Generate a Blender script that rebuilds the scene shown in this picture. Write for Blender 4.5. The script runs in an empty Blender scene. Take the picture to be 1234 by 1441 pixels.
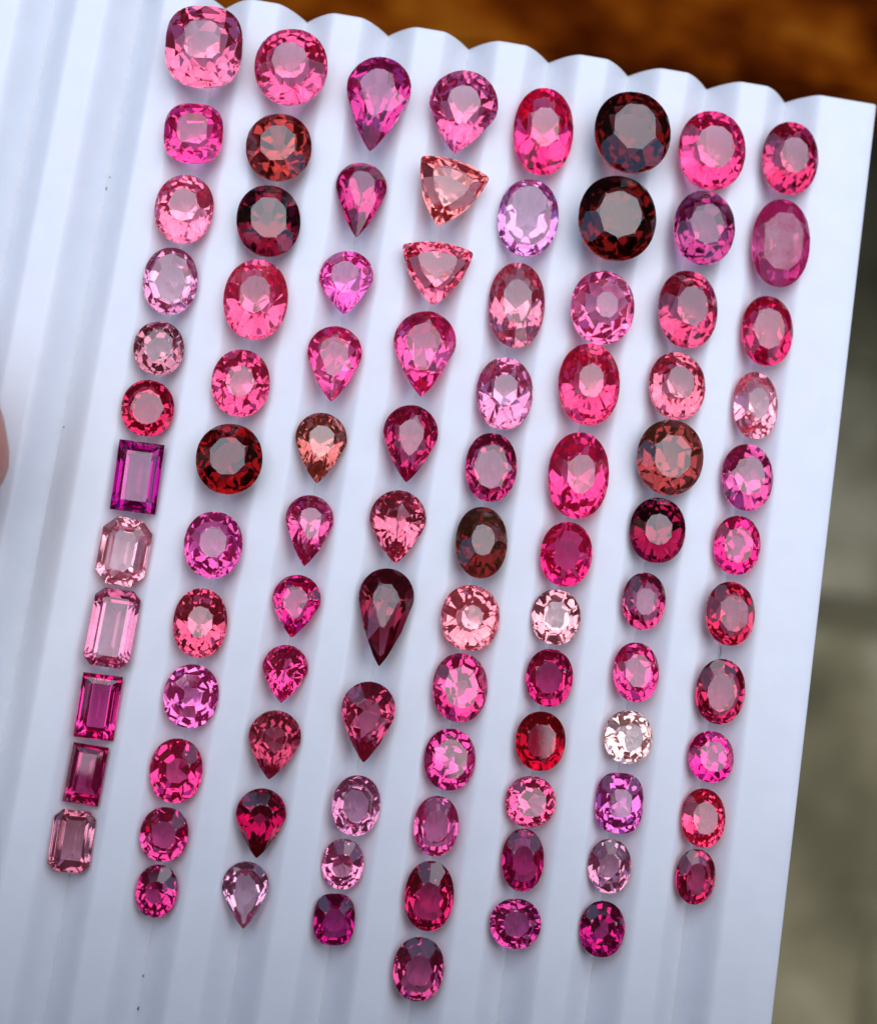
import bpy, bmesh, math, random
from mathutils import Vector, Euler, Matrix

# ---------------------------------------------------------------- camera, sky, sun, exposure
# one Blender unit is one centimetre
scene = bpy.context.scene
scene.unit_settings.system = 'METRIC'
scene.unit_settings.scale_length = 0.01
COL = scene.collection

cd = bpy.data.cameras.new('camera')
cam = bpy.data.objects.new('camera', cd)
COL.objects.link(cam)
cam.location = (2.735858, -0.984222, 13.004935)
cam.rotation_euler = (0.120745, -0.082666, 0.148796)
cd.sensor_fit = 'VERTICAL'
cd.sensor_height = 24.0
cd.lens = 24.0 * 2004.5 / 1441.0
cd.clip_start = 0.5
cd.clip_end = 3000
cd.dof.use_dof = True
cd.dof.focus_distance = 13.0
cd.dof.aperture_fstop = 0.115
scene.camera = cam

SUN_EL, SUN_AZ = math.radians(76), math.radians(25)      # azimuth measured from +y towards +x
world = bpy.data.worlds.new('World')
scene.world = world
world.use_nodes = True
wn = world.node_tree
bg = wn.nodes['Background']
sky = wn.nodes.new('ShaderNodeTexSky')
sky.sky_type = 'NISHITA'
sky.sun_disc = False
sky.sun_elevation = SUN_EL
sky.sun_rotation = SUN_AZ
sky.air_density = 1.0
sky.dust_density = 0.6
sky.ozone_density = 2.0
wn.links.new(sky.outputs['Color'], bg.inputs['Color'])
bg.inputs['Strength'].default_value = 0.15

ld = bpy.data.lights.new('sun', 'SUN')
ld.energy = 1.25
ld.angle = math.radians(80)
ld.color = (1.0, 0.98, 0.96)
sun = bpy.data.objects.new('sun', ld)
COL.objects.link(sun)
sd = Vector((math.sin(SUN_AZ) * math.cos(SUN_EL), math.cos(SUN_AZ) * math.cos(SUN_EL), math.sin(SUN_EL)))
sun.rotation_euler = sd.to_track_quat('Z', 'Y').to_euler()

scene.view_settings.view_transform = 'Standard'
scene.view_settings.look = 'None'
scene.view_settings.exposure = 0.90
scene.view_settings.gamma = 1.0
scene.render.engine = 'CYCLES'
cy = scene.cycles
cy.max_bounces = 24
cy.transmission_bounces = 20
cy.glossy_bounces = 16
cy.diffuse_bounces = 4
cy.volume_bounces = 0
cy.caustics_reflective = True
cy.caustics_refractive = True
cy.blur_glossy = 0.0
cy.sample_clamp_indirect = 6.0
cy.use_denoising = True

# ---------------------------------------------------------------- helpers
def obj(name, me, mat=None, parent=None):
    o = bpy.data.objects.new(name, me)
    COL.objects.link(o)
    if mat: me.materials.append(mat)
    if parent: o.parent = parent
    return o

def tag(o, label=None, cat=None, group=None, kind=None):
    if label: o['label'] = label
    if cat: o['category'] = cat
    if group: o['group'] = group
    if kind: o['kind'] = kind
    return o

def srgb(h):
    v = [int(h[i:i + 2], 16) / 255 for i in (0, 2, 4)]
    return [c / 12.92 if c <= .04045 else ((c + .055) / 1.055) ** 2.4 for c in v]

def material(name):
    m = bpy.data.materials.new(name)
    m.use_nodes = True
    nt = m.node_tree
    nt.nodes.clear()
    out = nt.nodes.new('ShaderNodeOutputMaterial')
    return m, nt, out

def principled(name, color, rough=.5, **kw):
    m, nt, out = material(name)
    b = nt.nodes.new('ShaderNodeBsdfPrincipled')
    b.inputs['Base Color'].default_value = (*color, 1)
    b.inputs['Roughness'].default_value = rough
    for k, v in kw.items():
        b.inputs[k.replace('_', ' ')].default_value = v
    nt.links.new(b.outputs[0], out.inputs['Surface'])
    return m, nt, b

def noise(nt, scale, detail=4, rough=.5, vec=None, coord='Object'):
    n = nt.nodes.new('ShaderNodeTexNoise')
    n.inputs['Scale'].default_value = scale
    n.inputs['Detail'].default_value = detail
    n.inputs['Roughness'].default_value = rough
    if vec is None:
        tc = nt.nodes.new('ShaderNodeTexCoord')
        vec = tc.outputs[coord]
    nt.links.new(vec, n.inputs['Vector'])
    return n

def ramp(nt, src, stops):
    r = nt.nodes.new('ShaderNodeValToRGB')
    while len(r.color_ramp.elements) < len(stops): r.color_ramp.elements.new(.5)
    for e, (p, c) in zip(r.color_ramp.elements, stops):
        e.position = p
        e.color = (*c, 1)
    nt.links.new(src, r.inputs['Fac'])
    return r

def bump(nt, src, bsdf, strength, dist):
    b = nt.nodes.new('ShaderNodeBump')
    b.inputs['Strength'].default_value = strength
    b.inputs['Distance'].default_value = dist
    nt.links.new(src, b.inputs['Height'])
    nt.links.new(b.outputs[0], bsdf.inputs['Normal'])

# ---------------------------------------------------------------- the fluted tray
PITCH, GW, GD = 0.8, 0.28, 0.285
TRAY_X0, TRAY_X1 = -1.55, 7.235
TRAY_Y0, TRAY_Y1 = -6.4, 5.384
THICK = 0.42

def groove(x):
    """height of the tray's upper face at x (0 on the ridges)"""
    if x > 8 * PITCH + .4 or x < -1.2: return 0.0
    d = abs((x / PITCH - round(x / PITCH)) * PITCH)
    z = -0.012 * (1 - d / (PITCH / 2)) ** 2 * 1.0
    if d < GW: z -= GD * (1 - d / GW) ** 1.5
    return z

def build_tray():
    m, nt, b = principled('white_plastic', (.80, .80, .815), .38)
    b.inputs['Subsurface Weight'].default_value = .12
    b.inputs['Subsurface Radius'].default_value = (.22, .19, .17)
    b.inputs['Subsurface Scale'].default_value = 1.0
    b.inputs['IOR'].default_value = 1.45
    n = noise(nt, 3.0, 5, .6)
    r = ramp(nt, n.outputs[0], [(.3, (.67, .685, .705)), (.7, (.705, .72, .74))])
    nt.links.new(r.outputs[0], b.inputs['Base Color'])
    n2 = noise(nt, 60, 3, .6)
    bump(nt, n2.outputs[0], b, .12, .004)
    xs = []
    x = TRAY_X0
    for k in range(-75, 340):                # forty lines to a groove, one of them exactly on its crease
        q = k * PITCH / 40
        if TRAY_X0 + .001 < q < min(TRAY_X1 - .04, 6.9): xs.append(q)
    xs += [TRAY_X0, 6.97, 7.05, 7.13]
    xs.append(TRAY_X1)
    R = 0.035
    # rows along y, the ends rounded over
    rows = []
    for k in range(5):
        a = k / 4 * math.pi / 2
        rows.append((TRAY_Y0 + R * (1 - math.sin(a)), -R * (1 - math.cos(a)) * 0 - R * (1 - math.sin(a + 0)) * 0 - R + R * math.sin(a)))
    rows = [(TRAY_Y0 + R - R * math.cos(a * math.pi / 8), -R + R * math.sin(a * math.pi / 8)) for a in range(5)]
    ny = 10
    rows += [(TRAY_Y0 + R + (TRAY_Y1 - TRAY_Y0 - 2 * R) * k / ny, 0) for k in range(1, ny)]
    rows += [(TRAY_Y1 - R + R * math.sin(a * math.pi / 8), -R + R * math.cos(a * math.pi / 8)) for a in range(5)]
    V, F = [], []
    def edge_shift(x, y):      # the far end is cut very slightly askew
        return 0.0125 * (x - 4.0) * (1 if y > 0 else 0) * max(0, (y - 3) / 2.4)
    def side(x):               # rounding of the long sides
        e = min(x - TRAY_X0, TRAY_X1 - x)
        return 0 if e > R else -(R - math.sqrt(max(0, R * R - (R - e) ** 2)))
    extra = [R * (1 - math.cos(a * math.pi / 8)) for a in range(1, 4)]
    xs = sorted(set(xs + [TRAY_X1 - e for e in extra] + [TRAY_X0 + e for e in extra]))
    nx = len(xs)
    for (y, dz) in rows:
        for x in xs:
            V.append((x, y + edge_shift(x, y), groove(x) + dz + side(x)))
    nr = len(rows)
    for j in range(nr - 1):
        for i in range(nx - 1):
            a = j * nx + i
            F.append((a, a + 1, a + nx + 1, a + nx))
    # skirt down to the underside
    ring = [i for i in range(nx)] + [j * nx + nx - 1 for j in range(1, nr)] + [(nr - 1) * nx + i for i in range(nx - 2, -1, -1)] + [j * nx for j in range(nr - 2, 0, -1)]
    base = len(V)
    for q in ring:
        V.append((V[q][0], V[q][1], -THICK))
    for k in range(len(ring)):
        k2 = (k + 1) % len(ring)
        F.append((ring[k2], ring[k], base + k, base + k2))
    F.append(tuple(base + k for k in range(len(ring) - 1, -1, -1)))
    me = bpy.data.meshes.new('sorting_tray')
    me.from_pydata(V, [], F)
    me.validate()
    for p in me.polygons:
        p.use_smooth = len(p.vertices) == 4 and p.index < (nr - 1) * (nx - 1)
    for ed in me.edges:
        xa, xb = V[ed.vertices[0]][0], V[ed.vertices[1]][0]
        za, zb = V[ed.vertices[0]][2], V[ed.vertices[1]][2]
        if abs(xa - round(xa / PITCH) * PITCH) < .01 and abs(xb - round(xb / PITCH) * PITCH) < .01 and max(za, zb) < -.2:
            ed.use_edge_sharp = True
    o = obj('sorting_tray', me, m)
    return tag(o, 'white plastic gem sorting tray with parallel V shaped grooves, held above the ground', 'tray')
tray = build_tray()

# ---------------------------------------------------------------- gem cutting: a block of rough cut by planes
def clip(faces, n, d):
    """keep the part of a convex solid with n.p <= d"""
    out, cut, hit = [], [], False
    for f in faces:
        ds = [n[0] * p[0] + n[1] * p[1] + n[2] * p[2] - d for p in f]
        if max(ds) <= 1e-6:
            out.append(f)
            continue
        hit = True
        if min(ds) >= -1e-6: continue
        g = []
        k = len(f)
        for i in range(k):
            a, b = f[i], f[(i + 1) % k]
            da, db = ds[i], ds[(i + 1) % k]
            if da <= 1e-6: g.append(a)
            if (da > 1e-6 and db < -1e-6) or (da < -1e-6 and db > 1e-6):
                t = da / (da - db)
                q = (a[0] + t * (b[0] - a[0]), a[1] + t * (b[1] - a[1]), a[2] + t * (b[2] - a[2]))
                g.append(q)
                cut.append(q)
            elif abs(da) <= 1e-6: cut.append(a)
        if len(g) >= 3: out.append(g)
    if not hit: return faces
    pts = []
    for q in cut:
        if all((q[0] - r[0]) ** 2 + (q[1] - r[1]) ** 2 + (q[2] - r[2]) ** 2 > 1e-9 for r in pts): pts.append(q)
    if len(pts) >= 3:
        c = Vector((sum(p[0] for p in pts), sum(p[1] for p in pts), sum(p[2] for p in pts))) / len(pts)
        N = Vector(n)
        u = (Vector(pts[0]) - c).normalized()
        v = N.cross(u)
        pts.sort(key=lambda p: math.atan2((Vector(p) - c).dot(v), (Vector(p) - c).dot(u)))
        out.append(pts)
    return out

def outline(kind, a, b):
    """points of the girdle seen from above, half width a, half length b"""
    P = []
    if kind in ('oval', 'cushion'):
        e = 2.13 if kind == 'oval' else 2.75
        for k in range(180):
            t = 2 * math.pi * k / 180
            c, s = math.cos(t), math.sin(t)
            P.append((a * math.copysign(abs(c) ** (2 / e), c), b * math.copysign(abs(s) ** (2 / e), s)))
    elif kind == 'pear':
        cyy = b - a * 1.02                   # centre of the round end
        for k in range(91):
            t = math.radians(-8 + 196 * k / 90)
            P.append((a * math.cos(t), cyy + a * 1.02 * math.sin(t)))
        for k in range(1, 30):
            q = k / 30
            w = a * math.cos(math.radians(8)) * (1 - q) ** .86 * (1 + .24 * q)
            y = cyy - a * .14 - (cyy - a * .14 + b) * q
            P += [(w, y), (-w, y)]
        P.append((0, -b))
    elif kind == 'tri':
        R = max(a, b) * 1.13
        for k in range(3):
            t0 = math.radians(-90 + 120 * k)
            t1 = math.radians(-90 + 120 * (k + 1))
            A = Vector((math.cos(t0), math.sin(t0))) * R
            B = Vector((math.cos(t1), math.sin(t1))) * R
            M = (A + B) / 2
            for q in range(31):
                s = q / 30
                p = A.lerp(B, s) + M.normalized() * R * .165 * 4 * s * (1 - s)
                if s < .03 or s > .97: p *= .97
                P.append(tuple(p))
        sx = a / max(p[0] for p in P)
        y0, y1 = min(p[1] for p in P), max(p[1] for p in P)
        P = [(p[0] * sx, (p[1] - (y0 + y1) / 2) * 2 * b / (y1 - y0)) for p in P]
    elif kind == 'rect':
        P = [(a, b), (a, -b), (-a, b), (-a, -b)]
    elif kind in ('emerald', 'cutcushion'):
        c = a * (.36 if kind == 'emerald' else .50)
        P = [(sx * x, sy * y) for x, y in ((a, b - c), (a - c, b)) for sx in (1, -1) for sy in (1, -1)]
        if kind == 'never':
            P += [(sx * (a - c * .25), sy * (b - c * .25)) for sx in (1, -1) for sy in (1, -1)]
    return P

def cut_gem(kind, w, l, pav, table, depth, rng):
    a, b = w / 2, l / 2
    P = outline(kind, a, b)
    oy = 0.0
    if kind == 'pear': oy = b - a * 1.12
    P = [(x, y - oy) for x, y in P]
    def h(t):
        c, s = math.cos(t), math.sin(t)
        return max(x * c + y * s for x, y in P)
    big = 3 * max(a, b)
    Z = big
    q = [(-big, -big, -Z), (big, -big, -Z), (big, big, -Z), (-big, big, -Z), (-big, -big, Z), (big, -big, Z), (big, big, Z), (-big, big, Z)]
    faces = [[q[i] for i in f] for f in ((0, 3, 2, 1), (4, 5, 6, 7), (0, 1, 5, 4), (1, 2, 6, 5), (2, 3, 7, 6), (3, 0, 4, 7))]
    am = min(a, b)
    g = 0.035 * am                       # half the girdle's thickness
    D = depth * 2 * am * .80             # girdle to culet
    H = (.36 if kind in ('rect', 'emerald', 'cutcushion') else .40) * am * (1 - table) / .5 * .95
    H = max(H, .16 * am)
    def J(s): return 1 + rng.uniform(-s, s)
    def plane(t, r0, z0, r1, z1):
        """facet facing azimuth t through (r0, z0) and (r1, z1), r measured along t"""
        nonlocal faces
        dr, dz = r1 - r0, z1 - z0
        n = Vector((-dz * math.cos(t), -dz * math.sin(t), dr))
        if n.x * math.cos(t) + n.y * math.sin(t) < 0: n = -n
        n.normalize()
        d = n.x * math.cos(t) * r0 + n.y * math.sin(t) * r0 + n.z * z0
        faces = clip(faces, tuple(n), d)
    def vert(t):
        nonlocal faces
        faces = clip(faces, (math.cos(t), math.sin(t), 0), h(t))
    def level(z):
        nonlocal faces
        faces = clip(faces, (0, 0, 1) if z > 0 else (0, 0, -1), abs(z))
    TAU = 2 * math.pi
    ct = g + H
    if kind in ('rect', 'emerald', 'cutcushion'):
        az = [0, math.pi / 2, math.pi, 3 * math.pi / 2]
        if kind != 'rect': az += [math.radians(t) for t in (45, 135, 225, 315)]
        for t in az: vert(t)
        level(ct)
        for t in az:
            ins = (1 - table) * am
            j = J(.06)
            plane(t, h(t), g, h(t) - ins * .42 * j, g + H * .56)
            plane(t, h(t) - ins * .42 * j, g + H * .56, h(t) - ins * j, ct)
            if kind != 'rect': plane(t, h(t), g, h(t) - ins * .16, g + H * .30)
        for t in az:
            r = h(t)
            st = [(0, 0), (.20, .38), (.52, .74), (1.0, 1.0)]
            for (i0, d0), (i1, d1) in zip(st, st[1:]):
                j = J(.05)
                plane(t, r - i0 * am, -g - d0 * D, r - i1 * am * j, -g - d1 * D)
    else:
        n_g = 44
        if kind == 'tri':
            az = [math.radians(-30 + 120 * k + s) for k in range(3) for s in (-26, -21, -16, -11, -6, -2, 2, 6, 11, 16, 21, 26)] + [math.radians(-90 + 120 * k + s) for k in range(3) for s in (-20, 0, 20)]
        else:
            az = [TAU * k / n_g for k in range(n_g)]
        for t in az: vert(t)
        level(ct)
        if kind == 'tri':
            mains = [math.radians(-30 + 120 * k + s) for k in range(3) for s in (-14, 14)] + [math.radians(-90 + 120 * k) for k in range(3)]
            step = math.radians(20)
        elif kind == 'cutcushion':
            mains = [TAU * k / 8 for k in range(8)]
            step = TAU / 8
        else:
            nm = 8 if pav != 'f' else rng.choice((8, 10, 12))
            off = rng.choice((0, .5)) if kind == 'oval' else 0
            if kind == 'pear': off = .5 if nm == 10 else 0
            mains = [TAU * (k + off) / nm for k in range(nm)]
            if kind == 'pear' : mains = [t + math.pi / 2 + (TAU / 16 if rng.random() < .3 else 0) for t in mains]
            step = TAU / nm
        # crown
        for t in mains:
            t = t + rng.uniform(-.03, .03)
            plane(t, h(t), g, h(t) * table * J(.035), ct)
        if pav == 'dome':
            for k in range(36):                      # smooth low dome
                t = TAU * k / 36
                plane(t, h(t), g, h(t) * .80, g + H * .8)
                plane(t, h(t) * .86, g + H * .62, h(t) * .55, ct * 1.02)
        else:
            for t in mains:
                for s in (-.25, .25):
                    tt = t + s * step + rng.uniform(-.03, .03)
                    plane(tt, h(tt), g, h(tt) * (1 - (1 - table) * .72 * J(.08)), ct)
                tt = t + .5 * step + rng.uniform(-.03, .03)
                r0 = h(tt) * table * (1.035 if kind != 'tri' else 1.01)
                plane(tt, r0, ct, r0 + (1 - table) * h(tt), ct - .50 * H * J(.12))
        # pavilion
        fz = -g - D
        kn = rng.uniform(.54, .68)
        kz = rng.uniform(.56, .68)
        if pav in ('b', 'e', 'c'):
            for t in mains:
                t2 = t + rng.uniform(-.04, .04)
                plane(t2, h(t2) * kn, -g - D * kz, 0, fz * J(.03))
            for t in mains:
                for s in (-.25, .25):
                    tt = t + s * step + rng.uniform(-.04, .04)
                    plane(tt, h(tt), -g, h(tt) * kn, -g - D * kz * J(.05))
                tt = t + rng.uniform(-.05, .05)
                plane(tt, h(tt) * .92, -g - D * kz * .25, h(tt) * (kn - .08), -g - D * kz * J(.04))
        elif pav == 'f':
            for t in mains:
                plane(t, h(t) * .55, -g - D * .56, 0, fz * J(.03))
                tt = t + .5 * step
                plane(tt, h(tt) * .60, -g - D * .55 * J(.03), 0, fz * 1.06)
            n2 = len(mains) * 2
            for k in range(n2):
                for ring, (i0, d0, i1, d1) in enumerate(((1, 0, .74, .42), (.88, .23, .50, .66), (.70, .47, .30, .80))):
                    tt = mains[0] + TAU * (k + (.5 if ring == 1 else 0)) / n2 + rng.uniform(-.05, .05)
                    plane(tt, h(tt) * i0, -g - D * d0, h(tt) * i1, -g - D * d1 * J(.05))
        elif pav == 's':
            st = [(1, 0), (.84, .36), (.56, .70), (0, 1.0)]
            for (i0, d0), (i1, d1) in zip(st, st[1:]):
                nn = len(mains) if i0 < .8 else len(mains) * 2
                for k in range(nn):
                    tt = mains[0] + TAU * k / nn + rng.uniform(-.03, .03)
                    plane(tt, h(tt) * i0, -g - D * d0, h(tt) * i1, -g - D * d1 * J(.03))
    # weld
    V, F, idx = [], [], {}
    for f in faces:
        ids = []
        for p in f:
            key = None
            for i, r in enumerate(V):
                if abs(p[0] - r[0]) + abs(p[1] - r[1]) + abs(p[2] - r[2]) < 2e-5:
                    key = i
                    break
            if key is None:
                key = len(V)
                V.append(p)
            if key not in ids: ids.append(key)
        if len(ids) >= 3: F.append(ids)
    V = [(x, y + oy, z) for x, y, z in V]
    return V, F

def gem_material(k, rgb, pav, size, rng):
    cloudy = pav == 'c'
    m, nt, out = material('gem_%02d' % k)
    gl = nt.nodes.new('ShaderNodeBsdfGlass')
    gl.inputs['IOR'].default_value = 1.73
    gl.inputs['Roughness'].default_value = .0
    gl.inputs['Color'].default_value = (1, 1, 1, 1)
    gl.inputs['Roughness'].default_value = rng.choice((.0, .0, .02)) if pav == 'f' else rng.choice((.0, .01, .02, .04))
    surf = gl.outputs[0]
    # silk and fine inclusions: a little of the light is scattered where it meets the facets
    c3 = srgb(rgb)
    sat = 1 - c3[1] / c3[0]
    c3[2] *= (1.13 - .18 * sat ** 2) if sat > .72 else .98
    if c3[0] > .55: c3 = [c3[0], c3[1] + .02, c3[2] + .035]
    lum = sum(c3) / 3
    haze_w = (.055 + .05 * rng.random()) if lum > .10 else .015
    if cloudy: haze_w = .32
    tan = rgb in ('8c3436', '681c20', 'c0645e')
    if tan: haze_w = .055
    dif = nt.nodes.new('ShaderNodeBsdfTranslucent')
    dif2 = nt.nodes.new('ShaderNodeBsdfDiffuse')
    body = [min(.9, c ** 1.15) for c in c3]
    if tan: body = (.66, .30, .13)
    for d_ in (dif, dif2): d_.inputs['Color'].default_value = (*body, 1)
    ms = nt.nodes.new('ShaderNodeMixShader')
    ms.inputs[0].default_value = .6
    nt.links.new(dif2.outputs[0], ms.inputs[1])
    nt.links.new(dif.outputs[0], ms.inputs[2])
    nz = noise(nt, 5.0 / size * .6, 4, .6)
    mr = nt.nodes.new('ShaderNodeMapRange')
    mr.inputs['From Min'].default_value = .35
    mr.inputs['From Max'].default_value = .70
    mr.inputs['To Min'].default_value = haze_w * .5
    mr.inputs['To Max'].default_value = haze_w * 1.9
    nt.links.new(nz.outputs[0], mr.inputs['Value'])
    mx = nt.nodes.new('ShaderNodeMixShader')
    nt.links.new(mr.outputs[0], mx.inputs[0])
    nt.links.new(gl.outputs[0], mx.inputs[1])
    nt.links.new(ms.outputs[0], mx.inputs[2])
    surf = mx.outputs[0]
    nt.links.new(surf, out.inputs['Surface'])
    c3 = srgb(rgb)
    sat = 1 - c3[1] / c3[0]
    c3[2] *= (1.13 - .18 * sat ** 2) if sat > .72 else .98
    if c3[0] > .55: c3 = [c3[0], c3[1] + .02, c3[2] + .035]
    T = [max(.004, min(.97, c)) for c in c3]
    L = GAIN_LEN * size
    sg = [-math.log(t) / L for t in T]
    D = max(sg)
    va = nt.nodes.new('ShaderNodeVolumeAbsorption')
    va.inputs['Density'].default_value = D
    va.inputs['Color'].default_value = (*[1 - s / D for s in sg], 1)
    nt.links.new(va.outputs[0], out.inputs['Volume'])
    return m
GAIN_LEN = 1.45

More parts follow.
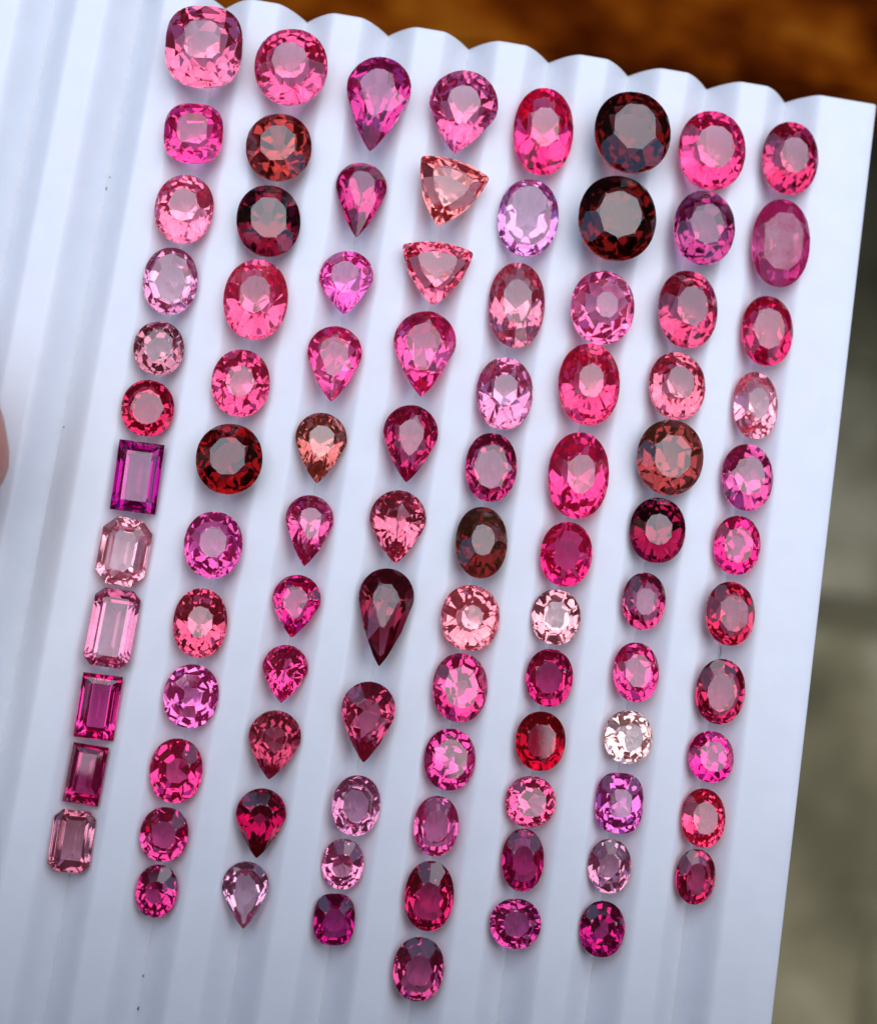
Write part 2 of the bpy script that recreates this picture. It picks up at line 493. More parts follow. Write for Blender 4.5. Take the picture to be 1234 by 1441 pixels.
GEMS = [
(1,'cushion',0.747,4.676,0.718,0.796,6.8,'dc6480','b',0.46,0.62,"large salmon pink cushion gem, top of the first gem column at left"),
(1,'cushion',0.777,3.872,0.549,0.591,5.9,'f03c8c','b',0.50,0.66,"hot pink cushion gem directly under the large salmon pink cushion, leftmost column"),
(1,'oval',0.812,3.149,0.545,0.665,2.1,'f58099','f',0.46,0.66,"light pink oval gem with dark top corner, third down in leftmost column"),
(1,'oval',0.799,2.463,0.502,0.643,5.0,'dc88a8','b',0.72,0.55,"pale mauve pink flat oval gem, fourth down in leftmost column"),
(1,'oval',0.802,1.822,0.460,0.522,9.9,'c07888','b',0.56,0.62,"small dusty brownish pink round gem, fifth down in leftmost column"),
(1,'oval',0.801,1.255,0.477,0.523,4.1,'d0104a','s',0.58,0.62,"crimson round gem just above the purple rectangle, leftmost column"),
(1,'rect',0.816,0.619,0.411,0.651,2.1,'ac1484','s',0.55,0.66,"purple magenta rectangular gem, the only purple one on the tray"),
(1,'cutcushion',0.816,-0.070,0.452,0.622,-0.8,'f2b2bc','e',0.42,0.60,"very pale pink cut corner gem under the purple rectangle"),
(1,'emerald',0.837,-0.759,0.412,0.714,0.2,'d67c9a','s',0.56,0.60,"long dusty rose octagonal step cut gem above two magenta rectangles"),
(1,'rect',0.831,-1.464,0.353,0.580,1.2,'de2888','s',0.52,0.62,"magenta rectangular gem, upper of two similar rectangles in leftmost column"),
(1,'rect',0.821,-2.067,0.320,0.530,-0.8,'cc1c70','s',0.52,0.64,"crimson magenta rectangular gem, lower of two similar rectangles in leftmost column"),
(1,'emerald',0.806,-2.654,0.366,0.542,2.2,'d88494','s',0.72,0.60,"dusty pink octagonal step cut gem at the bottom of leftmost column"),
(2,'oval',1.567,4.646,0.692,0.755,9.2,'ee4c7c','f',0.46,0.66,"coral pink round gem at the top of the second column from left"),
(2,'oval',1.575,3.878,0.620,0.655,9.3,'a03430','b',0.52,0.66,"brownish red round gem with greyish table, second column from left"),
(2,'oval',1.595,3.165,0.596,0.694,9.3,'640622','b',0.55,0.66,"dark wine red gem under the brownish red round one, second column"),
(2,'oval',1.601,2.409,0.597,0.791,6.5,'f45c86','f',0.46,0.66,"large bright pink oval gem, fourth down in second column from left"),
(2,'oval',1.593,1.617,0.534,0.627,5.6,'ee5080','b',0.46,0.66,"rose pink rounded gem, fifth down, above the deep red round one"),
(2,'oval',1.615,0.893,0.606,0.658,9.5,'780012','b',0.52,0.68,"deep blood red round gem, sixth down in second column from left"),
(2,'oval',1.596,0.111,0.526,0.621,3.7,'e258a0','b',0.44,0.62,"mauve pink oval gem right below the deep blood red round one"),
(2,'oval',1.595,-0.598,0.484,0.632,5.7,'e05470','f',0.44,0.68,"coral red oval gem with dark flecks, eighth down in second column"),
(2,'oval',1.622,-1.252,0.494,0.573,1.7,'f060a8','b',0.68,0.52,"pale orchid oval gem with bright magenta rim, second column from left"),
(2,'oval',1.603,-1.917,0.471,0.572,3.8,'f02c78','b',0.52,0.62,"hot pink oval gem, third from the bottom in second column from left"),
(2,'oval',1.594,-2.479,0.426,0.480,1.7,'d8347c','s',0.50,0.60,"raspberry pink rounded gem, next to last in second column from left"),
(2,'oval',1.609,-2.975,0.375,0.462,-0.3,'cc2070','f',0.42,0.66,"small raspberry oval gem at the bottom of second column from left"),
(3,'pear',2.409,4.447,0.614,0.925,0.2,'d03484','b',0.52,0.62,"large magenta pear gem at the top of the third column from left"),
(3,'pear',2.396,3.537,0.483,0.771,3.1,'c02c72','b',0.50,0.64,"dark magenta pear gem, second down in third column from left"),
(3,'pear',2.391,2.720,0.512,0.629,6.1,'f058a8','f',0.50,0.62,"bright pink short pear gem, third down in third column from left"),
(3,'pear',2.402,1.939,0.508,0.733,5.1,'f04c92','b',0.52,0.62,"bright rose pear gem, fourth down in third column from left"),
(3,'pear',2.401,1.148,0.478,0.670,3.2,'c0645e','f',0.48,0.62,"brownish pink pear gem with tan right side, third column from left"),
(3,'pear',2.416,0.378,0.442,0.672,2.2,'da4c84','f',0.44,0.64,"rose pear gem with dark streaks near its top, third column from left"),
(3,'pear',2.412,-0.318,0.445,0.580,2.2,'e00c74','b',0.50,0.62,"ruby pink squat pear gem, seventh down in third column from left"),
(3,'pear',2.410,-0.934,0.411,0.529,2.2,'ea3c84','f',0.42,0.66,"smallest pear gem, bright pink, eighth down in third column from left"),
(3,'pear',2.418,-1.570,0.471,0.621,1.2,'c43c58','b',0.44,0.66,"dark rose pear gem, third from bottom in third column from left"),
(3,'pear',2.410,-2.267,0.448,0.625,3.3,'a80844','b',0.46,0.68,"deep ruby pear gem with golden fleck near its tip, third column"),
(3,'pear',2.380,-2.902,0.414,0.587,6.4,'d690a8','b',0.72,0.45,"pale lilac pink flat pear gem at bottom of third column"),
(4,'pear',3.214,4.518,0.659,0.811,-2.1,'dc5c88','f',0.46,0.66,"wide mottled pink pear gem at top of the fourth column"),
(4,'tri',3.195,3.709,0.673,0.667,-7.9,'ee7c74','b',0.56,0.56,"light salmon triangular gem tilted to the right, upper of two triangles"),
(4,'tri',3.203,2.937,0.670,0.614,3.7,'ea5c74','f',0.56,0.60,"coral red triangular gem pointing down, lower of two triangles"),
(4,'pear',3.209,2.164,0.586,0.826,4.7,'f0488c','b',0.54,0.60,"large hot pink pear gem right below the coral triangle"),
(4,'pear',3.205,1.313,0.509,0.727,3.7,'cc2c68','b',0.46,0.66,"dark raspberry pear gem, fifth down in fourth column from left"),
(4,'pear',3.212,0.537,0.524,0.683,5.7,'dc6478','f',0.44,0.62,"dusty coral pear gem above the longest dark pear gem"),
(4,'pear',3.217,-0.298,0.507,0.902,2.8,'902840','b',0.44,0.68,"long dark wine pear gem, the longest gem on the tray"),
(4,'pear',3.209,-1.248,0.489,0.735,3.8,'c84468','b',0.44,0.66,"dark rose pear gem, lowest pear in the fourth column from left"),
(4,'oval',3.227,-1.992,0.435,0.538,0.8,'dc86a8','b',0.62,0.56,"pale dusty pink oval gem, third from bottom in fourth column"),
(4,'oval',3.192,-2.520,0.376,0.453,3.9,'ea86aa','f',0.46,0.60,"small light pink oval gem, second from bottom in fourth column"),
(4,'cushion',3.191,-3.002,0.367,0.448,5.9,'c01c78','s',0.44,0.62,"small dark magenta cushion gem at bottom of fourth column"),
(5,'oval',4.006,4.493,0.578,0.859,5.1,'f42c74','f',0.44,0.66,"tall vivid pink oval gem at top of the fifth column"),
(5,'oval',3.984,3.634,0.579,0.770,2.2,'d880b8','b',0.74,0.50,"pale lilac oval gem with large flat table, fifth column from left"),
(5,'oval',3.997,2.782,0.534,0.845,5.2,'da7484','f',0.50,0.60,"tall dusty rose oval gem, third down in fifth column"),
(5,'oval',4.005,1.927,0.530,0.704,5.2,'e488aa','f',0.42,0.66,"pale pink oval gem with black sparkle marks, fifth column from left"),
(5,'oval',3.978,1.215,0.480,0.648,5.3,'c42c68','b',0.62,0.62,"dark raspberry oval gem with wide flat table, fifth column"),
(5,'oval',3.991,0.513,0.482,0.678,4.3,'681c20','b',0.42,0.68,"dark reddish brown oval gem, the only brown oval in fifth column"),
(5,'oval',3.991,-0.185,0.544,0.605,3.3,'fa9098','f',0.36,0.64,"light salmon pink oval gem with dark speckled top, fifth column"),
(5,'oval',3.994,-0.821,0.508,0.629,5.4,'de3478','b',0.58,0.64,"vivid raspberry oval gem under the speckled salmon one, fifth column"),
(5,'oval',4.000,-1.471,0.472,0.558,3.4,'dc3484','b',0.62,0.58,"magenta pink oval gem, ninth down in fifth column from left"),
(5,'oval',3.963,-2.069,0.406,0.539,3.4,'e65c98','s',0.54,0.56,"pink oval gem, tenth down in fifth column from left"),
(5,'oval',3.992,-2.680,0.441,0.618,4.4,'cc0c58','s',0.42,0.66,"deep ruby oval gem, second from bottom in fifth column"),
(5,'oval',3.992,-3.316,0.457,0.556,3.4,'c43c70','s',0.48,0.60,"plum pink oval gem at the bottom of fifth column, lowest on tray"),
(6,'oval',4.828,4.569,0.735,0.820,5.6,'600009','s',0.54,0.68,"very dark garnet red round gem, upper of two large dark ones"),
(6,'oval',4.795,3.710,0.748,0.822,3.7,'5e0306','s',0.52,0.68,"very dark brownish garnet round gem, lower of two large dark ones"),
(6,'oval',4.792,2.870,0.614,0.705,4.8,'f478a4','b',0.34,0.62,"light pink round gem with cloudy bright facets, sixth column"),
(6,'oval',4.767,2.130,0.582,0.790,4.8,'ee4476','f',0.40,0.66,"bright pink oval gem touching the light pink round gem above it"),
(6,'oval',4.791,1.270,0.577,0.817,3.8,'f03c80','f',0.44,0.66,"tall vivid pink oval gem, fifth down in sixth column from left"),
(6,'oval',4.780,0.528,0.480,0.603,2.9,'ec1c74','b',0.46,0.62,"hot magenta oval gem, sixth down in sixth column from left"),
(6,'oval',4.775,-0.055,0.457,0.518,3.9,'e09498','b',0.52,0.52,"pale salmon oval gem, the palest one in the sixth column"),
(6,'oval',4.793,-0.611,0.435,0.531,3.9,'d01064','s',0.60,0.62,"ruby pink rounded gem right below the pale salmon oval"),
(6,'oval',4.786,-1.188,0.458,0.538,3.9,'c00830','s',0.56,0.64,"deep red rounded gem, fourth from bottom in sixth column"),
(6,'oval',4.776,-1.736,0.462,0.463,8.1,'f04c7c','f',0.56,0.60,"bright rose round gem with speckled ring, third from bottom in sixth column"),
(6,'oval',4.782,-2.257,0.383,0.557,5.0,'c80c68','s',0.46,0.64,"narrow ruby magenta oval gem, second from bottom in sixth column"),
(6,'oval',4.791,-2.815,0.463,0.441,8.1,'c83480','s',0.50,0.60,"plum pink round gem at the bottom of the sixth column"),
(7,'oval',5.625,4.574,0.665,0.774,4.2,'ee3474','f',0.54,0.64,"large rose red oval gem at top of seventh column, touching the next"),
(7,'oval',5.643,3.797,0.596,0.743,1.3,'b44078','b',0.52,0.62,"muted plum oval gem, second down in seventh column from left"),
(7,'oval',5.602,3.003,0.599,0.758,3.3,'d03c60','f',0.50,0.66,"wine and pink oval gem with orange flecks at its bottom edge"),
(7,'oval',5.604,2.267,0.547,0.666,4.4,'e66c7c','f',0.46,0.62,"coral rose oval gem, fourth down in seventh column from left"),
(7,'oval',5.613,1.569,0.637,0.710,4.4,'8c3436','b',0.54,0.64,"large round reddish brown gem with tan patches, seventh column"),
(7,'oval',5.598,0.884,0.519,0.615,4.4,'7c1034','f',0.46,0.68,"dark wine oval gem right below the reddish brown round one"),
(7,'oval',5.561,0.214,0.410,0.535,4.5,'c83468','b',0.46,0.62,"small raspberry oval gem, seventh down in seventh column"),
(7,'oval',5.575,-0.442,0.433,0.554,4.5,'e83c84','b',0.54,0.60,"pink oval gem just above the nearly colourless round one"),
(7,'oval',5.581,-1.036,0.457,0.490,7.6,'f8ccc2','f',0.50,0.62,"nearly colourless peach round gem with sparkling rim, seventh column"),
(7,'cushion',5.582,-1.633,0.434,0.547,3.5,'e468b0','f',0.46,0.62,"orchid pink cushion gem right below the nearly colourless round one"),
(7,'oval',5.574,-2.203,0.393,0.491,4.6,'dc8ca4','b',0.48,0.55,"pale dusty rose oval gem, second from bottom in seventh column"),
(7,'oval',5.581,-2.760,0.410,0.498,3.5,'b81c68','b',0.54,0.62,"dark magenta oval gem at the bottom of the seventh column"),
(8,'oval',6.407,4.663,0.566,0.720,3.8,'cc2858','f',0.48,0.64,"ruby oval gem at top of the rightmost column"),
(8,'oval',6.417,3.810,0.568,0.870,3.9,'d43c84','c',0.66,0.50,"large smooth cloudy magenta oval gem, second down in rightmost column"),
(8,'oval',6.396,2.941,0.495,0.689,5.9,'dc1c60','s',0.56,0.60,"crimson pink oval gem, third down in rightmost column"),
(8,'oval',6.381,2.218,0.443,0.660,3.9,'f2a2ae','f',0.44,0.60,"pale peach pink oval gem, the palest in the rightmost column"),
(8,'oval',6.378,1.514,0.493,0.645,4.0,'d44884','b',0.56,0.62,"rose oval gem just below the pale peach pink one, rightmost column"),
(8,'oval',6.362,0.865,0.443,0.557,4.0,'ea1c78','b',0.58,0.60,"hot pink rounded gem, sixth down in rightmost column"),
(8,'oval',6.365,0.220,0.486,0.596,3.0,'cc1844','s',0.56,0.62,"crimson oval gem just above the dark fibre, rightmost column"),
(8,'oval',6.371,-0.501,0.456,0.607,2.0,'cc2050','s',0.58,0.62,"ruby oval gem just below the dark fibre, rightmost column"),
(8,'oval',6.369,-1.101,0.434,0.472,4.1,'e80c80','b',0.58,0.60,"vivid magenta rounded gem, third from bottom in rightmost column"),
(8,'oval',6.370,-1.658,0.412,0.536,4.1,'ee3864','f',0.54,0.60,"bright coral rose oval gem, second from bottom in rightmost column"),
(8,'oval',6.368,-2.186,0.370,0.499,3.1,'cc1c54','s',0.52,0.58,"small ruby oval gem at the bottom of the rightmost column"),
]
# column, outline, x, y, width, length, turn, body colour, pavilion style, table ratio, depth ratio, label

names = {'oval': 'oval_gem', 'cushion': 'cushion_gem', 'pear': 'pear_gem', 'tri': 'triangular_gem', 'rect': 'rectangular_gem',
         'emerald': 'octagonal_gem', 'cutcushion': 'octagonal_gem'}
for k, (col, kind, x, y, w, l, turn, rgb, pav, table, depth, label) in enumerate(GEMS):
    rng = random.Random(100 + k)
    V, F = cut_gem(kind, w * .985, l * .985, pav, table, depth, rng)
    me = bpy.data.meshes.new('gem')
    name = names[kind] if 'round' not in label.split('gem')[0] or 'rounded' in label else 'round_gem'
    o = obj(name, me, gem_material(k, rgb, pav, min(w, l), rng))
    rot = Euler((rng.gauss(0, .06), rng.gauss(0, .065), math.radians(turn)))
    M = rot.to_matrix()
    W = [M @ Vector(v) for v in V]
    # rest it in the groove: lower it until its pavilion meets the shoulders
    bmv = []
    lift = -9
    for f in F:
        c = sum((W[i] for i in f), Vector()) / len(f)
        ring = [W[i] for i in f]
        n = (ring[1] - ring[0]).cross(ring[2] - ring[0])
        for i in range(len(ring)):
            p, q = ring[i], ring[(i + 1) % len(ring)]
            for s in range(9):
                r = p.lerp(q, s / 9)
                lift = max(lift, groove(x + r.x) - r.z)
    me.from_pydata([tuple(p) for p in V], [], F)
    me.validate()
    bm = bmesh.new()
    bm.from_mesh(me)
    bmesh.ops.recalc_face_normals(bm, faces=bm.faces)
    bm.to_mesh(me)
    bm.free()
    o.rotation_euler = rot
    o.location = (x, y, lift + .003)
    tag(o, label, 'gemstone', 'loose gemstones laid in columns in the grooves of the white tray')

# ---------------------------------------------------------------- dark specks and a fibre on the tray
def speck_mat():
    m, nt, b = principled('dark_grime', (.20, .19, .17), .8)
    return m
DARK = speck_mat()
def tube(name, pts, rad, mat, parent=None, seg=6):
    V, F = [], []
    n = len(pts)
    for i, p in enumerate(pts):
        p = Vector(p)
        t = (Vector(pts[min(i + 1, n - 1)]) - Vector(pts[max(i - 1, 0)])).normalized()
        u = t.cross(Vector((0, 0, 1))).normalized()
        v = u.cross(t)
        r = rad[i] if isinstance(rad, (list, tuple)) else rad
        for s in range(seg):
            a = 2 * math.pi * s / seg
            V.append(tuple(p + u * r * math.cos(a) + v * r * math.sin(a)))
    for i in range(n - 1):
        for s in range(seg):
            F.append((i * seg + s, i * seg + (s + 1) % seg, (i + 1) * seg + (s + 1) % seg, (i + 1) * seg + s))
    F.append(tuple(range(seg - 1, -1, -1)))
    F.append(tuple((n - 1) * seg + s for s in range(seg)))
    me = bpy.data.meshes.new(name)
    me.from_pydata(V, [], F)
    for p in me.polygons: p.use_smooth = True
    return obj(name, me, mat, parent)
FIBRE = [(6.376, -.074, -.12), (6.386, -.099, -.145), (6.396, -.125, -.155), (6.392, -.152, -.155), (6.383, -.187, -.14)]
SPECKS = [(0, 3.344, .017, 'dark dirt speck in the empty groove left of the third gem in leftmost column'),
          (.019, 3.453, .010, 'fainter dirt speck in the empty left groove, just above the dark one'),
          (.03, 1.009, .010, 'tiny dirt speck in the empty groove left of the crimson round gem'),
          (1.605, -4.046, .016, 'dirt speck in the second gem groove at the very bottom of the tray'),
          (1.592, -3.76, .012, 'dirt speck in the second gem groove, a little above the bottom one'),
          (.167, -2.75, .018, 'dirt speck at the left edge of the picture beside the lowest octagonal gem')]
fib = tube('fibre', FIBRE, [.004, .007, .007, .006, .003], DARK)
tag(fib, 'tiny dark fibre lying in the groove between two ruby gems of the rightmost column', 'fibre')
for k, (sx, sy, sr, slab) in enumerate(SPECKS):
    bm = bmesh.new()
    bmesh.ops.create_icosphere(bm, subdivisions=2, radius=sr * .8)
    rr = random.Random(k)
    for v in bm.verts:
        v.co *= rr.uniform(.7, 1.2)
        v.co.z *= .5
        v.co.y *= 1.4
    me = bpy.data.meshes.new('dirt_speck')
    bm.to_mesh(me)
    bm.free()
    o = obj('dirt_speck', me, DARK)
    o.location = (sx, sy, groove(sx) + sr * .3)
    tag(o, slab, 'speck', 'dirt specks on the tray')


# ---------------------------------------------------------------- background: paving far below and a rust brown wooden bench
def paving():
    m, nt, b = principled('paving_stone', (.14, .13, .09), .8)
    n = noise(nt, .09, 5, .6)
    r = ramp(nt, n.outputs[0], [(.36, (.13, .108, .050)), (.5, (.25, .215, .108)), (.64, (.46, .42, .26))])
    nt.links.new(r.outputs[0], b.inputs['Base Color'])
    n2 = noise(nt, .8, 5, .6)
    bump(nt, n2.outputs[0], b, .4, .4)
    gm, gnt, gb = principled('earth_between_paving', (.05, .045, .03), .95)
    n3 = noise(gnt, .2, 5, .6)
    r3 = ramp(gnt, n3.outputs[0], [(.3, (.12, .105, .055)), (.7, (.20, .175, .095))])
    gnt.links.new(r3.outputs[0], gb.inputs['Base Color'])
    S = 1500
    me = bpy.data.meshes.new('ground')
    me.from_pydata([(-S, -S, GROUND_Z - .6), (S, -S, GROUND_Z - .6), (S, S, GROUND_Z - .6), (-S, S, GROUND_Z - .6)], [], [(0, 1, 2, 3)])
    g = obj('ground', me, gm)
    tag(g, kind='structure')
    # irregular flagstones
    rng = random.Random(5)
    stones = []
    for i in range(-3, 7):
        for j in range(-6, 6):
            cx, cyy = i * 17 + (j % 2) * 8 + rng.uniform(-1.5, 1.5), j * 14 + rng.uniform(-1.5, 1.5)
            hw, hh = 8.1 + rng.uniform(-.5, .2), 6.75 + rng.uniform(-.35, .15)
            pts = []
            for (sx, sy) in ((1, 1), (-1, 1), (-1, -1), (1, -1)):
                c = Vector((cx + sx * hw + rng.uniform(-.6, .6), cyy + sy * hh + rng.uniform(-.6, .6)))
                d = 1.6 + rng.random()
                pts += [c + Vector((-sx * d, 0)), c + Vector((0, -sy * d))] if sx * sy < 0 else [c + Vector((0, -sy * d)), c + Vector((-sx * d, 0))]
            V = [(p.x, p.y, GROUND_Z - .58) for p in pts]
            V += [(p.x, p.y, GROUND_Z - .25) for p in pts]
            V += [((p.x - cx) * .95 + cx, (p.y - cyy) * .95 + cyy, GROUND_Z + rng.uniform(-.05, .05)) for p in pts]
            k = 8
            F = [(s, (s + 1) % k, k + (s + 1) % k, k + s) for s in range(k)] + [(k + s, k + (s + 1) % k, 2 * k + (s + 1) % k, 2 * k + s) for s in range(k)] + [tuple(2 * k + s for s in range(k))]
            me = bpy.data.meshes.new('paving_stone')
            me.from_pydata(V, [], F)
            o = obj('paving_stone', me, m, g)
    return g
GROUND_Z = -62.0
paving()

def bench():
    e = bpy.data.objects.new('wooden_bench', None)
    COL.objects.link(e)
    zt = -24.0
    e.location = (8, 16, zt)
    e.rotation_euler = (0, 0, math.radians(3))
    tag(e, 'rust brown weathered wooden bench, blurred, behind the top edge of the tray', 'bench')
    m, nt, b = principled('rusty_wood', (.16, .06, .012), .9)
    b.inputs['Specular IOR Level'].default_value = 0
    tc = nt.nodes.new('ShaderNodeTexCoord')
    mp = nt.nodes.new('ShaderNodeMapping')
    mp.inputs['Scale'].default_value = (.6, 1, 1)
    nt.links.new(tc.outputs['Object'], mp.inputs['Vector'])
    n = noise(nt, .30, 6, .7, mp.outputs[0])
    r = ramp(nt, n.outputs[0], [(.38, (.020, .0018, .0003)), (.47, (.080, .013, .0008)), (.54, (.17, .036, .002)), (.64, (.26, .080, .006))])
    nt.links.new(r.outputs[0], b.inputs['Base Color'])
    bump(nt, n.outputs[0], b, .5, .3)
    def box(name, x0, x1, y0, y1, z0, z1, bev=.25):
        bm = bmesh.new()
        bmesh.ops.create_cube(bm, size=1)
        for v in bm.verts:
            v.co = Vector(((x0 + x1) / 2 + v.co.x * (x1 - x0), (y0 + y1) / 2 + v.co.y * (y1 - y0), (z0 + z1) / 2 + v.co.z * (z1 - z0)))
        bmesh.ops.bevel(bm, geom=bm.edges[:], offset=bev, segments=2, affect='EDGES')
        me = bpy.data.meshes.new(name)
        bm.to_mesh(me)
        bm.free()
        return obj(name, me, m, e)
    y = .8
    for k in range(5):
        box('plank', -60, 40 + [.3, -.2, .1, -.3, 0][k], y, y + 6.6, -2.2, 0)
        y += 6.9
    for xx in (-55, 33):
        for yy in (3, 30):
            box('leg', xx, xx + 4, yy, yy + 4, -(zt - GROUND_Z), -2.25)
    return e
bench()

# ---------------------------------------------------------------- the hand that holds the tray on the left
def skinned(name, nodes, links, mat, parent=None, sub=2, root=0):
    me = bpy.data.meshes.new(name)
    me.from_pydata([n[0] for n in nodes], links, [])
    o = obj(name, me, mat, parent)
    sm = o.modifiers.new('skin', 'SKIN')
    sm.use_smooth_shade = True
    for i, n in enumerate(nodes):
        sv = me.skin_vertices[0].data[i]
        sv.radius = n[1] if isinstance(n[1], tuple) else (n[1], n[1])
        sv.use_root = i == root
    ss = o.modifiers.new('subdivision', 'SUBSURF')
    ss.levels = ss.render_levels = sub
    return o

def hand():
    e = bpy.data.objects.new('person', None)
    COL.objects.link(e)
    e.location = (-5.0, -1.5, -2.0)
    tag(e, 'person holding the tray by its left edge, blurred thumb tip just inside the picture', 'person')
    m, nt, b = principled('skin', (.56, .27, .19), .5)
    b.inputs['Subsurface Weight'].default_value = .25
    b.inputs['Subsurface Radius'].default_value = (.3, .12, .07)
    n = noise(nt, 3, 5, .6)
    r = ramp(nt, n.outputs[0], [(.3, (.56, .22, .15)), (.7, (.68, .32, .23))])
    nt.links.new(r.outputs[0], b.inputs['Base Color'])
    n2 = noise(nt, 14, 4, .6)
    bump(nt, n2.outputs[0], b, .3, .03)
    o = Vector((-5.0, -1.5, -2.0))
    N = [((-10.5, -7.2, -3.6), (2.6, 2.3)), ((-8.0, -4.8, -3.0), (2.3, 2.0)), ((-6.4, -2.9, -2.4), (2.9, 1.5)), ((-5.0, -1.0, -2.1), (3.2, 1.25)),
         # thumb, on top of the tray
         ((-4.9, -2.6, -.6), 1.15), ((-3.3, -1.2, .6), 1.05), ((-1.75, .0, 1.0), 1.0), ((-.68, .82, .95), .92), ((-.31, 1.02, .85), .66)]
    L = [(0, 1), (1, 2), (2, 3), (2, 4), (4, 5), (5, 6), (6, 7), (7, 8)]
    fingers = [(2.4, .78, 1.0, .2), (.8, .82, 1.5, .05), (-.8, .78, 1.3, -.1), (-2.4, .68, .5, -.25)]
    for y, rad, tip, sp in fingers:
        i = len(N)
        N += [((-3.6, y * .8 - .4, -2.1), rad * 1.1), ((-2.0, y + sp * .5, -1.62), rad), ((-.4 + tip * .3, y + sp, -1.30), rad * .92), ((tip, y + sp * 1.6, -1.22), rad * .85), ((tip + .35, y + sp * 1.7, -1.20), rad * .6)]
        L += [(3, i), (i, i + 1), (i + 1, i + 2), (i + 2, i + 3), (i + 3, i + 4)]
    N = [(tuple(Vector(p) - o), q) for p, q in N]
    skinned('body', N, L, m, e, 2, 0)
    nm, nn, nb = principled('finger_nail', (.66, .40, .33), .25)
    V, F = [], []
    d = Vector((.80, .60, 0)).normalized()
    s = Vector((-.60, .80, 0))
    c = Vector((-.79, .64, 1.42)) - o
    for j in range(7):
        for i in range(7):
            u, w = (i - 3) / 3, (j - 3) / 3
            wid = .46 * math.sqrt(max(.05, 1 - max(0, u - .3) ** 2 * 1.2))
            V.append(tuple(c + d * (.55 * u) + s * (wid * w) + Vector((0, 0, .36 - .20 * w * w - .12 * u * u * (1 if u > 0 else .3) - .03 * u))))
    for j in range(6):
        for i in range(6):
            a = j * 7 + i
            F.append((a, a + 1, a + 8, a + 7))
    me = bpy.data.meshes.new('thumb_nail')
    me.from_pydata(V, [], F)
    for p in me.polygons: p.use_smooth = True
    q = obj('thumb_nail', me, nm, e)
    q.modifiers.new('thickness', 'SOLIDIFY').thickness = .05
    cm, cn, cb = principled('sleeve_cloth', (.05, .055, .075), .9)
    skinned('sleeve', [(tuple(Vector(p) - o), q) for p, q in (((-9.2, -5.95, -3.3), (3.1, 2.8)), ((-14, -10.5, -4.5), (3.6, 3.4)), ((-26, -22, -8), (5, 4.8)))], [(0, 1), (1, 2)], cm, e, 2, 0)
hand()

# ---------------------------------------------------------------- unseen handset added at the camera to shade the tray and gem reflections
def shade_phone():
    e = bpy.data.objects.new('shade_phone', None)
    COL.objects.link(e)
    M = Euler((0.120745, -0.082666, 0.148796)).to_matrix()
    c = Vector((2.735858, -0.984222, 13.004935))
    e.location = c + M @ Vector((0, -6.0, .55))
    e.rotation_euler = (0.120745, -0.082666, 0.148796)
    tag(e, 'unseen silver handset added flat above the tray to shade its near end', 'shade_phone')
    m, nt, b = principled('shade_phone_shell', (.42, .42, .44), .35)
    bm = bmesh.new()
    bmesh.ops.create_cube(bm, size=1)
    for v in bm.verts: v.co = Vector((v.co.x * 7.4, v.co.y * 15.2, v.co.z * .8))
    vert_edges = [q for q in bm.edges if abs(q.verts[0].co.z - q.verts[1].co.z) > .5]
    bmesh.ops.bevel(bm, geom=vert_edges, offset=.9, segments=6, affect='EDGES')
    bmesh.ops.bevel(bm, geom=[q for q in bm.edges if q.calc_face_angle(0) > 1], offset=.08, segments=2, affect='EDGES')
    me = bpy.data.meshes.new('shell')
    bm.to_mesh(me)
    bm.free()
    obj('shell', me, m, e)
    gm, gn, gb = principled('shade_phone_glass', (.01, .01, .012), .05)
    bm = bmesh.new()
    bmesh.ops.create_cube(bm, size=1)
    for v in bm.verts: v.co = Vector((v.co.x * 6.9, v.co.y * 14.7, .41 + v.co.z * .02))
    me = bpy.data.meshes.new('screen')
    bm.to_mesh(me)
    bm.free()
    obj('screen', me, gm, e)
    # the lens ring round the camera's own position
    bm = bmesh.new()
    for r0, r1, z0 in ((.62, .45, -.52),):
        k = 32
        vs = []
        for s in range(k):
            a = 2 * math.pi * s / k
            vs.append([bm.verts.new((r * math.cos(a), 6.0 + r * math.sin(a), z)) for r, z in ((r0, -.39), (r0, z0), (r1, z0), (r1, -.39))])
        for s in range(k):
            A, B = vs[s], vs[(s + 1) % k]
            for i in range(3): bm.faces.new((A[i], B[i], B[i + 1], A[i + 1]))
    me = bpy.data.meshes.new('lens_ring')
    bm.to_mesh(me)
    bm.free()
    obj('lens_ring', me, m, e)
shade_phone()

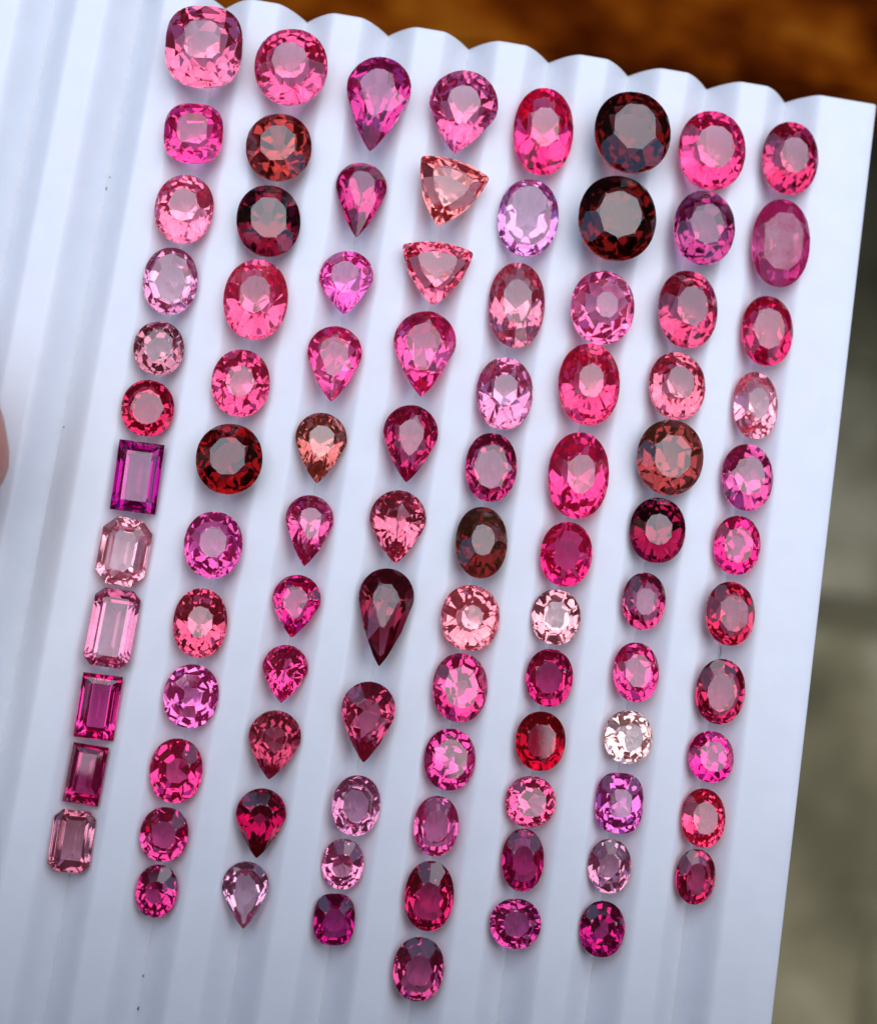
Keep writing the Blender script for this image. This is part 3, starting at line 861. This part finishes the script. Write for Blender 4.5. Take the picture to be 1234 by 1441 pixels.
# ---------------------------------------------------------------- unseen gem case lid, added to shade the near end of the tray
def shade_lid():
    e = bpy.data.objects.new('gem_case', None)
    COL.objects.link(e)
    e.location = (3.0, -6.55, -.5)
    tag(e, 'unseen open black gem case added to shade the near end of the tray', 'case')
    m, nt, b = principled('shade_case_black', (.02, .02, .022), .6)
    n = noise(nt, 6, 4, .6)
    bump(nt, n.outputs[0], b, .3, .03)
    def box(name, x0, x1, y0, y1, z0, z1, tilt=0):
        bm = bmesh.new()
        bmesh.ops.create_cube(bm, size=1)
        for v in bm.verts:
            v.co = Vector(((x0 + x1) / 2 + v.co.x * (x1 - x0), (y0 + y1) / 2 + v.co.y * (y1 - y0), (z0 + z1) / 2 + v.co.z * (z1 - z0)))
        bmesh.ops.bevel(bm, geom=bm.edges[:], offset=.08, segments=2, affect='EDGES')
        bmesh.ops.rotate(bm, verts=bm.verts, cent=(0, 0, 0), matrix=Matrix.Rotation(math.radians(tilt), 3, 'X'))
        me = bpy.data.meshes.new(name)
        bm.to_mesh(me)
        bm.free()
        return obj(name, me, m, e)
    box('base', -9, 9, -9.2, -.1, -1.6, -.1)
    box('lid', -9, 9, -.35, 0, 0, 8.4, -27)
    box('rim', -9, -8.7, .02, .9, .2, 8.4, -27)
    box('rim', 8.7, 9, .02, .9, .2, 8.4, -27)
shade_lid()

# ---------------------------------------------------------------- unseen board fences added to darken the low sky and the gem reflections
def shade_walls():
    m, nt, b = principled('shade_wall_boards', (.09, .05, .03), .8)
    bm = bmesh.new()
    bmesh.ops.create_cube(bm, size=1)
    for v in bm.verts: v.co = Vector((v.co.x * 156, v.co.y * 3, v.co.z * 11.4))
    bmesh.ops.bevel(bm, geom=bm.edges[:], offset=.3, segments=2, affect='EDGES')
    me = bpy.data.meshes.new('board')
    bm.to_mesh(me)
    bm.free()
    me.materials.append(m)
    for (x, y, a, n, lab) in ((4, 62, 3, 9, 'unseen dark board wall added beyond the wooden bench to block low sky'),
                           (82, -10, 93, 9, 'unseen dark board fence added right of the tray to block low sky'),
                           (-74, -16, 93, 9, 'unseen dark board fence added left of the tray to block low sky'),
                           (4, -90, 3, 9, 'unseen dark board fence added behind the photographer to block low sky')):
        e = bpy.data.objects.new('shade_wall', None)
        COL.objects.link(e)
        e.location = (x, y, GROUND_Z)
        e.rotation_euler = (0, 0, math.radians(a))
        tag(e, lab, 'wall', 'unseen board fences added round the tray to block low sky')
        for k in range(n):
            o = bpy.data.objects.new('board', me)
            COL.objects.link(o)
            o.parent = e
            o.location = (0, 0, 6 + k * 11.6)
shade_walls()
